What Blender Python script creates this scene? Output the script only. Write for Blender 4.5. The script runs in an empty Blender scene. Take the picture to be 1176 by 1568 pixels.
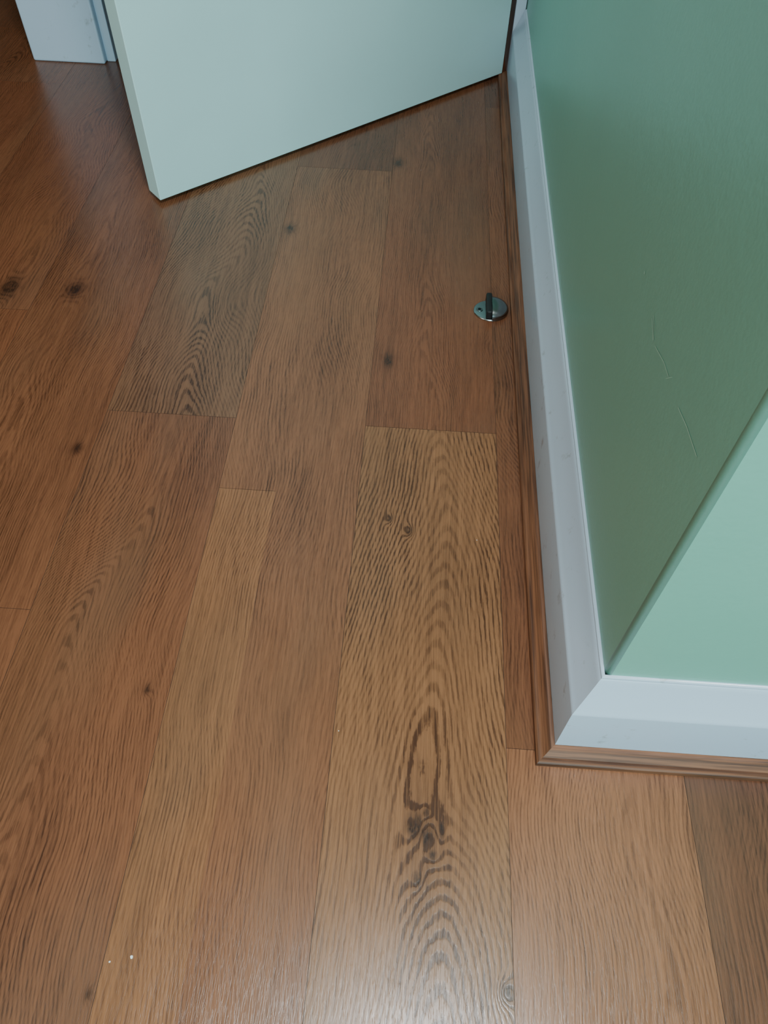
import bpy, bmesh, math, random
from mathutils import Matrix, Vector
random.seed(4)
scn = bpy.context.scene
COL = scn.collection

# ------------------------------------------------------------------ helpers
def mesh_obj(name, verts, faces, mat=None, smooth=False, parent=None):
    me = bpy.data.meshes.new(name)
    me.from_pydata(verts, [], faces)
    me.update()
    ob = bpy.data.objects.new(name, me)
    COL.objects.link(ob)
    if mat: me.materials.append(mat)
    if smooth:
        for p in me.polygons: p.use_smooth = True
    if parent: ob.parent = parent
    return ob

def box_data(x0,x1,y0,y1,z0,z1, off=0):
    v=[(x0,y0,z0),(x1,y0,z0),(x1,y1,z0),(x0,y1,z0),(x0,y0,z1),(x1,y0,z1),(x1,y1,z1),(x0,y1,z1)]
    f=[(0,3,2,1),(4,5,6,7),(0,1,5,4),(1,2,6,5),(2,3,7,6),(3,0,4,7)]
    return v,[tuple(i+off for i in q) for q in f]

def boxes(name, lst, mat, bevel=0, parent=None):
    V=[];F=[]
    for b in lst:
        v,f=box_data(*b,off=len(V)); V+=v;F+=f
    ob=mesh_obj(name,V,F,mat,parent=parent)
    if bevel:
        m=ob.modifiers.new('bevel','BEVEL'); m.width=bevel; m.segments=3; m.limit_method='ANGLE'
    return ob

def srgb(r,g,b):
    f=lambda c:(c/255/12.92) if c/255<=.04045 else ((c/255+.055)/1.055)**2.4
    return (f(r),f(g),f(b),1)

class NT:
    def __init__(s,name):
        s.mat=bpy.data.materials.new(name); s.mat.use_nodes=True
        s.t=s.mat.node_tree; s.n=s.t.nodes; s.l=s.t.links
        s.bsdf=s.n['Principled BSDF']
    def put(s,sock,v):
        if isinstance(v,bpy.types.NodeSocket): s.l.new(v,sock)
        elif v is not None: sock.default_value=v
    def m(s,op,a,b=None,c=None,clamp=False):
        n=s.n.new('ShaderNodeMath'); n.operation=op; n.use_clamp=clamp
        s.put(n.inputs[0],a); s.put(n.inputs[1],b); s.put(n.inputs[2],c)
        return n.outputs[0]
    def xyz(s,v):
        n=s.n.new('ShaderNodeSeparateXYZ'); s.put(n.inputs[0],v); return n.outputs
    def comb(s,x,y,z):
        n=s.n.new('ShaderNodeCombineXYZ'); s.put(n.inputs[0],x);s.put(n.inputs[1],y);s.put(n.inputs[2],z); return n.outputs[0]
    def noise(s,vec,scale=1,detail=2,rough=.5,dist=0):
        n=s.n.new('ShaderNodeTexNoise'); s.put(n.inputs['Vector'],vec)
        n.inputs['Scale'].default_value=scale; n.inputs['Detail'].default_value=detail
        n.inputs['Roughness'].default_value=rough; n.inputs['Distortion'].default_value=dist
        return n.outputs['Fac']
    def mix(s,f,a,b,mode='MIX'):
        n=s.n.new('ShaderNodeMix'); n.data_type='RGBA'; n.blend_type=mode
        s.put(n.inputs[0],f); s.put(n.inputs[6],a); s.put(n.inputs[7],b); return n.outputs[2]
    def ramp(s,f,a,b,lo=0,hi=1):
        n=s.n.new('ShaderNodeMapRange'); n.interpolation_type='SMOOTHSTEP'
        s.put(n.inputs[0],f); n.inputs[1].default_value=a; n.inputs[2].default_value=b
        n.inputs[3].default_value=lo; n.inputs[4].default_value=hi; return n.outputs[0]
    def attr(s,name):
        n=s.n.new('ShaderNodeAttribute'); n.attribute_name=name; return n
    def obj(s):
        return s.n.new('ShaderNodeTexCoord').outputs['Object']
    def bump(s,h,strength,dist):
        n=s.n.new('ShaderNodeBump'); n.inputs['Strength'].default_value=strength
        n.inputs['Distance'].default_value=dist; s.put(n.inputs['Height'],h)
        s.l.new(n.outputs[0],s.bsdf.inputs['Normal'])

def paint(name,col,rough=.5,bscale=250,bstr=.15,var=.06,spec=.5,bd=.0006,scuff=None):
    t=NT(name); o=t.obj()
    n1=t.noise(o,2.5,3); n2=t.noise(o,bscale,2)
    dark=tuple(c*(1-var*2) for c in col[:3])+(1,)
    c=t.mix(t.ramp(n1,.35,.65),col,dark)
    if scuff:
        sc=t.noise(o,38,4,.7); c=t.mix(t.m('MULTIPLY',t.ramp(sc,.60,.76),.6),c,scuff)
    t.put(t.bsdf.inputs['Base Color'],c)
    t.bsdf.inputs['Roughness'].default_value=rough
    t.bsdf.inputs['Specular IOR Level'].default_value=spec
    big=t.noise(o,bscale*.2,2)
    t.bump(t.m('ADD',n2,t.m('MULTIPLY',big,1.5)),bstr,bd)
    return t.mat

def plain(name,col,rough=.5,metal=0):
    t=NT(name)
    n=t.noise(t.obj(),60,3)
    t.put(t.bsdf.inputs['Base Color'],t.mix(n,col,tuple(c*.85 for c in col[:3])+(1,)))
    t.bsdf.inputs['Roughness'].default_value=rough; t.bsdf.inputs['Metallic'].default_value=metal
    return t.mat

# ------------------------------------------------------------------ wood floor material
KN=[ # x,y,rx,ry,amp,core
 (.047,.205,.032,.075,4.0,.58),(.035,.209,.012,.017,1.5,1.),(.047,.200,.009,.013,-1.2,.95),(.062,.206,.005,.012,1,.95),(.039,.160,.006,.010,1,.9),(.054,.182,.007,.008,1,.8),(.046,.222,.006,.007,1,.8),
 (-.031,.883,.010,.020,2.5,.8),(-.552,1.007,.014,.022,4.0,.95),(-.658,1.003,.016,.03,4,.95),
 (-.445,.670,.009,.012,3,.8),(-.265,.332,.005,.008,2,.7),(.014,.568,.006,.010,2.5,.75),(-.012,.585,.005,.008,2,.6),
 (.1217,.072,.008,.011,3,.85),(-.0455,1.449,.010,.02,3,.9),(-.226,1.21,.011,.018,3,.85),
 (-.298,.969,.030,.085,7,.12),(-.246,.048,.004,.007,2,.7),(.113,.93,.012,.03,3,.3),(-.155,.45,.05,.10,3,.0),
 (-.35,.60,.035,.12,6,.05)]
def floor_mat():
    t=NT('oak_laminate'); o=t.obj(); X,Y,Z=t.xyz(o)
    a1=t.xyz(t.attr('pa').outputs['Vector']); a2=t.xyz(t.attr('pb').outputs['Vector'])
    tint=t.attr('tint').outputs['Color']
    x0,k,c=a1[0],a1[1],a1[2]; seed,con,wamp=a2[0],a2[1],a2[2]
    w1=t.noise(t.comb(t.m('MULTIPLY',X,7),t.m('MULTIPLY',Y,2.6),seed),1,2,.5)
    w2=t.noise(t.comb(t.m('MULTIPLY',X,60),t.m('MULTIPLY',Y,16),seed),1,2,.6)
    w4=t.noise(t.comb(t.m('MULTIPLY',X,300),t.m('MULTIPLY',Y,110),seed),1,2,.6)
    w3=t.noise(t.comb(t.m('MULTIPLY',X,3),t.m('MULTIPLY',Y,3.5),t.m('ADD',seed,7)),1,1,.5)
    xc=t.m('SUBTRACT',X,t.m('ADD',x0,t.m('MULTIPLY',t.m('MULTIPLY',t.m('SUBTRACT',w3,.5),.017),wamp)))
    r=t.m('SQRT',t.m('ADD',t.m('MULTIPLY',xc,xc),.00035))
    f=t.m('ADD',t.m('MULTIPLY',r,k),t.m('MULTIPLY',Y,c))
    f=t.m('ADD',f,t.m('MULTIPLY',w1,wamp)); f=t.m('ADD',f,t.m('MULTIPLY',w2,.9)); f=t.m('ADD',f,t.m('MULTIPLY',w4,.5))
    core=None; halo=None
    for kx,ky,rx,ry,amp,co in KN:
        dx=t.m('DIVIDE',t.m('SUBTRACT',X,kx),rx); dy=t.m('DIVIDE',t.m('SUBTRACT',Y,ky),ry)
        r2=t.m('ADD',t.m('MULTIPLY',dx,dx),t.m('MULTIPLY',dy,dy))
        e=t.m('EXPONENT',t.m('MULTIPLY',r2,-.9))
        f=t.m('ADD',f,t.m('MULTIPLY',e,amp))
        if co>0:
            hh=t.m('MULTIPLY',e,co)
            halo=hh if halo is None else t.m('MAXIMUM',halo,hh)
            if co>=.6:
                jag=t.m('ADD',r2,t.m('MULTIPLY',t.m('SUBTRACT',w4,.45),1.6))
                cc=t.m('MULTIPLY',t.m('EXPONENT',t.m('MULTIPLY',t.m('MAXIMUM',jag,0),-2.6)),co)
                core=cc if core is None else t.m('MAXIMUM',core,cc)
    s=t.m('MULTIPLY_ADD',t.m('SINE',t.m('MULTIPLY',f,6.2832)),.5,.5)
    ring=t.ramp(s,.30,.95)
    wob=t.m('MULTIPLY',t.m('SUBTRACT',w1,.5),.03)
    fx=t.m('ADD',X,wob)
    fib=t.noise(t.comb(t.m('MULTIPLY',fx,560),t.m('MULTIPLY',Y,15),seed),1,3,.65)
    rib=t.noise(t.comb(t.m('MULTIPLY',fx,190),t.m('MULTIPLY',Y,4.5),t.m('ADD',seed,3)),1,3,.6)
    pore=t.noise(t.comb(t.m('MULTIPLY',fx,900),t.m('MULTIPLY',Y,50),seed),1,2,.6)
    big=t.noise(t.comb(t.m('MULTIPLY',X,11),t.m('MULTIPLY',Y,2.4),seed),1,3,.55)
    porem=t.ramp(pore,.50,.62)
    patch=t.ramp(t.noise(t.comb(t.m('MULTIPLY',X,14),t.m('MULTIPLY',Y,4.2),t.m('ADD',seed,11)),1,2,.5),.36,.64)
    ringw=t.m('MULTIPLY',ring,t.m('MULTIPLY',t.m('MULTIPLY_ADD',patch,.62,.38),con))
    fibm=t.ramp(fib,.40,.60)
    d=t.m('MULTIPLY',ringw,t.m('MULTIPLY_ADD',fibm,.22,.25))
    d=t.m('ADD',d,t.m('MULTIPLY',t.ramp(rib,.42,.60),.15))
    d=t.m('ADD',d,t.m('MULTIPLY',fibm,.20))
    d=t.m('ADD',d,t.m('MULTIPLY',porem,.17))
    d=t.m('ADD',d,t.m('MULTIPLY',t.m('SUBTRACT',big,.5),.85))
    d=t.m('ADD',d,t.m('MULTIPLY',halo,.55))
    lightc=t.mix(1.0,tint,(1.50,1.45,1.36,1),'MULTIPLY')
    darkc=t.mix(1.0,tint,(.34,.26,.22,1),'MULTIPLY')
    col=t.mix(t.m('MULTIPLY',d,1.0,clamp=True),lightc,darkc)
    grey=t.noise(t.comb(t.m('MULTIPLY',X,6),t.m('MULTIPLY',Y,1.8),t.m('ADD',seed,21)),1,2,.5)
    col=t.mix(t.m('MULTIPLY',t.ramp(grey,.48,.70),.18),col,(.13,.092,.062,1))
    warm=t.noise(t.comb(t.m('MULTIPLY',X,8),t.m('MULTIPLY',Y,2.2),t.m('ADD',seed,31)),1,2,.5)
    col=t.mix(t.m('MULTIPLY',t.ramp(warm,.50,.70),.18),col,(.20,.088,.040,1))
    col=t.mix(t.m('MULTIPLY',core,.97,clamp=True),col,(.020,.008,.005,1))
    t.put(t.bsdf.inputs['Base Color'],col)
    t.put(t.bsdf.inputs['Roughness'],t.m('MULTIPLY_ADD',fib,.12,.19))
    t.bsdf.inputs['Specular IOR Level'].default_value=.5
    h=t.m('SUBTRACT',1.,t.m('ADD',t.m('MULTIPLY',porem,.5),t.m('ADD',t.m('MULTIPLY',fib,.7),t.m('MULTIPLY',ringw,.3))))
    t.bump(h,.15,.0005)
    return t.mat
M_FLOOR=floor_mat()

def trim_wood():
    t=NT('oak_scotia'); uv=t.n.new('ShaderNodeTexCoord').outputs['UV']; U,V,_=t.xyz(uv)
    a=t.noise(t.comb(t.m('MULTIPLY',U,9),t.m('MULTIPLY',V,300),0),1,3,.6)
    b=t.noise(t.comb(t.m('MULTIPLY',U,3),t.m('MULTIPLY',V,90),5),1,2,.5)
    d=t.m('ADD',t.m('MULTIPLY',t.ramp(a,.38,.62),.5),t.m('MULTIPLY',t.ramp(b,.38,.62),.35))
    t.put(t.bsdf.inputs['Base Color'],t.mix(d,srgb(128,82,56),srgb(50,28,19)))
    t.bsdf.inputs['Roughness'].default_value=.5
    t.bsdf.inputs['Specular IOR Level'].default_value=.3
    t.bump(a,.2,.0004)
    return t.mat
M_TRIM=trim_wood()
M_GAP=plain('seam_dark_underlay',(.02,.01,.006,1),.8)  # dark underlay seen through the plank seams
M_WALL=paint('sage_green_wall_paint',srgb(120,174,155),.32,220,.25,.03)
M_GLOSS=paint('white_gloss_paint',srgb(180,192,208),.25,90,.10,.02,scuff=srgb(140,136,132))
M_DOOR=paint('door_satin_paint',srgb(190,218,217),.35,160,.12,.03)
M_CEIL=paint('ceiling_white_paint',srgb(225,220,210),.8)
M_PLASTER=paint('warm_beige_wall_paint',srgb(176,144,110),.6)
M_WHITE=plain('white_paint_fleck',(.8,.8,.78,1),.5)
M_SCR=plain('scuff_pale',srgb(165,205,186),.5)
M_STEEL=plain('satin_nickel',(.28,.29,.29,1),.22,1)
M_RUB=plain('black_rubber',(.006,.006,.006,1),.6)
M_DARK=plain('screw_dark',(.04,.04,.04,1),.4,1)
M_LAMP=plain('lamp_opal',(.8,.8,.8,1),.4)

# ------------------------------------------------------------------ floor
W=.1844; X0=.1288; L=1.40
T={ 'tan':srgb(117,79,54),'gold':srgb(121,80,54),'goldd':srgb(111,71,49),'red':srgb(104,63,43),'grey':srgb(102,69,50),
    'dark':srgb(94,58,41),'brn':srgb(104,65,45),'lred':srgb(120,78,55)}
joint={-5:.3,-4:.95,-3:.42,-2:.745,-1:.018,0:.745,1:.294,2:1.0,3:.4}
spec={ # (col, index from joint) : x0,k,c,seed,contrast,tint,(warp)
 (0,-1):(.056,200,36,1.3,1.75,'tan',3.6),(0,0):(.02,330,14,5.1,.8,'red'),
 (-1,-1):(-.33,240,6,8.1,1.0,'gold'),(-1,0):(-.33,240,6,8.1,1.0,'gold'),(-1,1):(-.14,300,20,2.2,.7,'dark'),
 (-2,-1):(-.345,280,30,12.7,1.2,'brn'),(-2,0):(-.31,230,38,14.2,1.5,'grey'),
 (-3,-1):(-.56,280,12,17.6,.9,'brn'),(-3,0):(-.56,280,12,17.6,.9,'brn'),(-3,1):(-.5,300,20,11.,.9,'red'),
 (-4,-1):(-.56,280,12,37.6,.9,'red'),(-4,0):(-.66,280,14,39.,.9,'red'),
 (1,-1):(.26,280,10,22.5,.9,'lred'),(1,0):(.10,240,30,24.2,.9,'brn'),
 (2,-1):(.42,260,22,25.5,.9,'dark')}
V=[];F=[];FM=[];PA=[];PB=[];TI=[]
g=.00022
def add_rect(x0,x1,y0,y1,pa,pb,ti):
    b=len(V)
    V.extend([(x0+g,y0+g,0),(x1-g,y0+g,0),(x1-g,y1-g,0),(x0+g,y1-g,0)])
    F.append((b,b+1,b+2,b+3)); FM.append(0)
    for _ in range(4): PA.append(pa);PB.append(pb);TI.append(ti)
for ci in range(-14,13):
    xa=X0+(ci-1)*W; xb=xa+W
    j=joint.get(ci, random.uniform(0,L))
    for n in range(-3,4):
        ya=j+n*L; yb=ya+L
        ya=max(ya,-2.6); yb=min(yb,4.4)
        if yb-ya<.01: continue
        sp=spec.get((ci,n))
        if not sp:
            sp=(xa+W*random.uniform(-.3,1.3),random.uniform(220,320),random.choice([-1,1])*random.uniform(8,32),random.uniform(30,90),random.uniform(.6,1.1),
                random.choice(['red','brn','dark'] if ci<-2 else list(T)))
        wa=sp[6] if len(sp)>6 else 7.2
        pb=(sp[3],sp[4],wa)
        if (ci,n)==(-1,0):
            xm=xa+.075
            add_rect(xa,xm+g,ya,.618,sp[:3],pb,T['gold'])
            add_rect(xa,xm+g,.618,yb,sp[:3],pb,T['goldd'])
            add_rect(xm-g,xb,ya,yb,sp[:3],pb,T['goldd'])
            continue
        add_rect(xa,xb,ya,yb,sp[:3],pb,T[sp[5]])
b=len(V); xa=X0-15*W; xb=X0+12*W
vv,ff=box_data(xa,xb,-2.6,4.4,-.03,-.0004,off=b); V+=vv; F+=ff; FM+=[1]*6
for _ in range(8): PA.append((0,0,0));PB.append((0,0,0));TI.append((0,0,0,1))
for (fx,fy,fr) in [(-.2155,.078,.0016),(-.234,.073,.0010),(.1,.56,.0006),(-.05,.3,.0006)]:
    b=len(V); n=7
    for i in range(n):
        a=2*math.pi*i/n; rr=fr*random.uniform(.7,1.1)
        V.append((fx+rr*math.cos(a),fy+rr*math.sin(a),.0004)); PA.append((0,0,0));PB.append((0,0,0));TI.append((0,0,0,1))
    F.append(tuple(range(b,b+n))); FM.append(2)
floor=mesh_obj('floor',V,F,M_FLOOR)
floor.data.materials.append(M_GAP); floor.data.materials.append(M_WHITE)
me=floor.data
for p,mi in zip(me.polygons,FM): p.material_index=mi
at=me.attributes.new('pa','FLOAT_VECTOR','POINT'); [setattr(at.data[i],'vector',v) for i,v in enumerate(PA)]
at=me.attributes.new('pb','FLOAT_VECTOR','POINT'); [setattr(at.data[i],'vector',v) for i,v in enumerate(PB)]
at=me.attributes.new('tint','FLOAT_COLOR','POINT'); [setattr(at.data[i],'color',v) for i,v in enumerate(TI)]

# ------------------------------------------------------------------ right wall with outside corner
WX,WY=.2012,.3196; YF=1.85; XR=2.3; HC=2.4
R=.006
prof=[(WX,YF+.0)]
for i in range(9):
    a=math.pi+ (math.pi/2)*i/8
    prof.append((WX+R+R*math.cos(a),WY+R+R*math.sin(a)))
prof+= [(XR,WY),(XR,WY+.12),(WX+.12,WY+.12),(WX+.12,YF)]
n=len(prof)
V=[(x,y,0) for x,y in prof]+[(x,y,HC) for x,y in prof]
F=[(i,(i+1)%n,n+(i+1)%n,n+i) for i in range(n)]+[tuple(range(n-1,-1,-1)),tuple(range(n,2*n))]
def scuff(pts,w,x=WX-.0004):
    for (a,bb) in zip(pts[:-1],pts[1:]):
        d=Vector((bb[0]-a[0],bb[1]-a[1])).normalized(); p=Vector((-d.y,d.x))*w/2
        k=len(V)
        V.extend([(x,a[0]-p.x,a[1]-p.y),(x,bb[0]-p.x,bb[1]-p.y),(x,bb[0]+p.x,bb[1]+p.y),(x,a[0]+p.x,a[1]+p.y)])
        F.append((k,k+1,k+2,k+3))
nf=len(F)
scuff([(.528,.386),(.519,.383),(.508,.379)],.0013)
scuff([(.528,.389),(.518,.387),(.508,.380)],.0009)
scuff([(.500,.380),(.47,.389),(.452,.391)],.0009)
scuff([(.415,.395),(.39,.401),(.358,.405)],.0010)
scuff([(.455,.386),(.445,.397)],.0006)
scuff([(.585,.39),(.582,.391)],.0025)
wall=mesh_obj('wall_right',V,F,M_WALL); wall.data.materials.append(M_SCR)
for i,p in enumerate(wall.data.polygons):
    if i>=nf: p.material_index=1
    if 1<=i<=8: p.use_smooth=True

def sweep(name,pr,mat,y_end,x_end,uv=False):
    m=len(pr); V=[];F=[]
    for (typ) in ('far','cor','right'):
        for d,z in pr:
            if typ=='far': V.append((WX-d,y_end,z))
            elif typ=='cor': V.append((WX-d,WY-d,z))
            else: V.append((x_end,WY-d,z))
    for s in range(2):
        for i in range(m):
            j=(i+1)%m
            F.append((s*m+i,s*m+j,(s+1)*m+j,(s+1)*m+i))
    F.append(tuple(range(m))); F.append(tuple(range(3*m-1,2*m-1,-1)))
    ob=mesh_obj(name,V,F,mat)
    bm=bmesh.new(); bm.from_mesh(ob.data); bmesh.ops.recalc_face_normals(bm,faces=bm.faces)
    if uv:
        l=bm.loops.layers.uv.new('UVMap')
        for f in bm.faces:
            for lp in f.loops:
                co=lp.vert.co
                if (f.calc_center_median().y>WY+.05): lp[l].uv=(co.y,co.x+co.z*.7)
                else: lp[l].uv=(co.x+3,co.y+co.z*.7)
    bm.to_mesh(ob.data); bm.free()
    for p in ob.data.polygons: p.use_smooth=True
    ob.data.set_sharp_from_angle(angle=math.radians(32))
    return ob
sk=[(0,0.0),(.0233,0.0),(.0233,.0925),(.0229,.0945),(.0215,.0965),(.0185,.1025),(.0150,.1095),(.0115,.1170),(.0085,.1240),(.0060,.1305),(.0048,.1335),(.0030,.1355),(0,.1362)]
bb=sweep('baseboard_right',sk,M_GLOSS,YF-.012,XR)
ck=[(0,.1355),(.0032,.1355),(.0030,.1372),(.0014,.1384),(0,.1386)]
cau=sweep('caulk_bead',ck,M_GLOSS,YF-.012,XR); cau.parent=bb
sc=[(.0234,.0),(.0422,.0),(.0424,.0035),(.0418,.0062),(.0400,.0078),(.0375,.0080),(.0355,.0074),(.0338,.0086),(.0315,.0108),(.0290,.0126),(.0270,.0138),(.0234,.0142)]
tr=sweep('trim_1',sc,M_TRIM,YF-.012,XR,uv=True)

# ------------------------------------------------------------------ far wall with doorway
HX=.176; JX=-.705
boxes('wall_far',[(-.888,JX-.02,1.80,1.92,0,HC),(JX-.02,WX+.12,1.85,1.95,2.03,HC)],M_GLOSS,.004)
boxes('door_frame',[(JX-.02,JX,1.815,1.94,0,2.03),(HX+.002,HX+.024,1.842,1.95,0,2.03),(JX,HX,1.852,1.95,1.995,2.03)],M_GLOSS,.002)

A=Vector((-.470,1.262,0)); B=Vector((.168,1.840,0))
dr=(B-A).normalized(); nr=Vector((-dr.y,dr.x,0)); Ld=(B-A).length
emp=bpy.data.objects.new('door_1',None); COL.objects.link(emp)
ang=math.atan2(dr.y,dr.x)
emp.matrix_world=Matrix.Translation(A)@Matrix.Rotation(ang,4,'Z')
boxes('slab',[(0,Ld,0,.042,.008,1.985)],M_DOOR,.0015,parent=emp)
def cyl(name,p0,p1,r,mat,parent,seg=20):
    p0=Vector(p0);p1=Vector(p1);d=p1-p0
    bm=bmesh.new(); bmesh.ops.create_cone(bm,cap_ends=True,segments=seg,radius1=r,radius2=r,depth=d.length)
    q=d.to_track_quat('Z','Y').to_matrix().to_4x4()
    bm.transform(Matrix.Translation((p0+p1)/2)@q)
    me=bpy.data.meshes.new(name); bm.to_mesh(me); bm.free(); me.materials.append(mat)
    ob=bpy.data.objects.new(name,me); COL.objects.link(ob); ob.parent=parent
    for p in me.polygons: p.use_smooth=len(p.vertices)==4
    return ob
for sgn,y in ((-1,0),(1,.042)):
    cyl('rose',(.06,y,1.0),(.06,y+sgn*.008,1.0),.026,M_STEEL,emp,32)
    cyl('neck',(.06,y,1.0),(.06,y+sgn*.045,1.0),.009,M_STEEL,emp)
    cyl('lever',(.055,y+sgn*.045,1.0),(.17,y+sgn*.045,1.0),.009,M_STEEL,emp)
for z in (.22,1.0,1.75):
    cyl('hinge_knuckle',(Ld+.004,.044,z-.05),(Ld+.004,.044,z+.05),.006,M_STEEL,emp)

# ------------------------------------------------------------------ door stop (half-dome floor stop)
ds=bpy.data.objects.new('door_stop',None); COL.objects.link(ds)
ds.location=(.1265,1.013,0); ds.scale=(1.20,1.1,1.05)
def revolve_half(name,prof,a0,a1,mat,cap=True,seg=40):
    V=[];F=[];m=len(prof)
    for i in range(seg+1):
        a=a0+(a1-a0)*i/seg
        for r,z in prof: V.append((r*math.cos(a),r*math.sin(a),z))
    for i in range(seg):
        for j in range(m-1):
            F.append((i*m+j,(i+1)*m+j,(i+1)*m+j+1,i*m+j+1))
    if cap:
        F.append(tuple(range(m))); F.append(tuple(seg*m+j for j in range(m-1,-1,-1)))
    ob=mesh_obj(name,V,F,mat,True,ds)
    ob.data.set_sharp_from_angle(angle=math.radians(40))
    return ob
revolve_half('base_plate',[(0.00001,0),(.0225,0),(.0230,.0008),(.0226,.0020),(.0218,.0026),(.00001,.0026)],0,2*math.pi,M_STEEL,False,64)
dome=[(0.00001,.002),(.0236,.002),(.0236,.005)]+[(.0236*math.cos(t*math.pi/2/10),.005+.0140*math.sin(t*math.pi/2/10)) for t in range(1,10)]+[(0.00001,.019)]
revolve_half('dome',dome,-math.pi/2+.05,math.pi/2-.05,M_STEEL)
rub=boxes('rubber_face',[(-.0070,.0008,-.0226,.0226,.0026,.0180)],M_RUB,.0025,parent=ds)
cyl('screw',(-.0150,0,.002),(-.0150,0,.0034),.0045,M_STEEL,ds)
cyl('screw_socket',(-.0150,0,.0034),(-.0150,0,.0037),.0024,M_DARK,ds,6)

# ------------------------------------------------------------------ rest of the rooms
LY0,LY1=-1.7,-.3  # opening for the added side window
boxes('wall_left',[(-2.0,-1.88,-2.5,LY0,0,HC),(-2.0,-1.88,LY1,4.3,0,HC),(-2.0,-1.88,LY0,LY1,0,.9),(-2.0,-1.88,LY0,LY1,2.1,HC)],M_PLASTER)
boxes('added_side_window',[(-1.95,-1.9,LY0,LY1,.9,.95),(-1.95,-1.9,LY0,LY1,2.05,2.1),(-1.95,-1.9,LY0,LY0+.05,.95,2.05),(-1.95,-1.9,LY1-.05,LY1,.95,2.05)],M_GLOSS,.004)  # unseen window, added to go with the side fill light
wx0,wx1=-.45,1.45
boxes('wall_back',[(-1.88,2.3,-2.5,-2.4,0,.9),(-1.88,2.3,-2.5,-2.4,2.1,HC),(-1.88,wx0,-2.5,-2.4,.9,2.1),(wx1,2.3,-2.5,-2.4,.9,2.1)],M_PLASTER)
boxes('wall_east',[(2.2,2.3,-2.4,.3,0,HC)],M_PLASTER)
boxes('wall_hall_end',[(-1.88,.4,4.1,4.2,0,HC)],plain('warm_brown_wall',srgb(80,36,24),.6))
boxes('wall_hall_side',[(.33,.43,1.96,4.1,0,HC)],plain('warm_brown_wall_side',srgb(80,36,24),.6))
boxes('ceiling',[(-2.0,2.3,-2.5,4.2,HC,HC+.1)],M_CEIL)
wm=(wx0+wx1)/2
boxes('window_1',[(wx0,wx1,-2.47,-2.42,.9,.95),(wx0,wx1,-2.47,-2.42,2.05,2.1),(wx0,wx0+.05,-2.47,-2.42,.95,2.05),(wx1-.05,wx1,-2.47,-2.42,.95,2.05),(wm-.025,wm+.025,-2.47,-2.42,.95,2.05)],M_GLOSS,.004)

# ------------------------------------------------------------------ light
def area(name,loc,rot,sx,sy,e,col,shape='RECTANGLE'):
    l=bpy.data.lights.new(name,'AREA'); l.shape=shape; l.size=sx; l.size_y=sy; l.energy=e; l.color=col
    o=bpy.data.objects.new(name,l); COL.objects.link(o); o.location=loc; o.rotation_euler=rot; return o
area('window_daylight',(wm,-2.38,1.5),(math.radians(80),0,0),1.8,1.1,115,(.52,.92,1.0))
area('added_side_fill',(-1.86,(LY0+LY1)/2,1.5),(0,math.radians(-85),0),1.1,1.3,20,(1.0,.93,.84))  # added fill from the left, lifts the wall face beside the door
cl=bpy.data.objects.new('ceiling_light',None); COL.objects.link(cl); cl.location=(.18,-.02,2.4)
cyl('housing',(0,0,-.03),(0,0,0),.15,M_LAMP,cl,48)
area('ceiling_light_glow',(.18,-.02,2.365),(0,0,0),.28,.28,38,(.92,.98,1.0),'DISK')
area('added_warm_hall_fill',(-1.2,3.0,2.3),(0,0,0),.5,.5,2.5,(1,.4,.22))  # added warm fill beyond the doorway, reddens the floor at far left
w=bpy.data.worlds.new('World'); scn.world=w; w.use_nodes=True
w.node_tree.nodes['Background'].inputs[0].default_value=(.6,.8,1,1)
w.node_tree.nodes['Background'].inputs[1].default_value=1.0

# ------------------------------------------------------------------ camera
down=Vector((-32,875,1176)).normalized()
d1=Vector((124,-1577,1176)); d1=(d1-down*d1.dot(down)).normalized()
dx=down.cross(d1)
if dx.x<0: dx=-dx
up=-down
right=Vector((dx.x,d1.x,up.x)); dn=Vector((dx.y,d1.y,up.y)); fw=Vector((dx.z,d1.z,up.z))
M=Matrix((( right.x,-dn.x,-fw.x),(right.y,-dn.y,-fw.y),(right.z,-dn.z,-fw.z))).to_4x4()
cam=bpy.data.cameras.new('camera'); co=bpy.data.objects.new('camera',cam); COL.objects.link(co)
co.matrix_world=Matrix.Translation((0,0,.8))@M
cam.sensor_fit='HORIZONTAL'; cam.sensor_width=36; cam.lens=36; cam.clip_start=.02
scn.camera=co
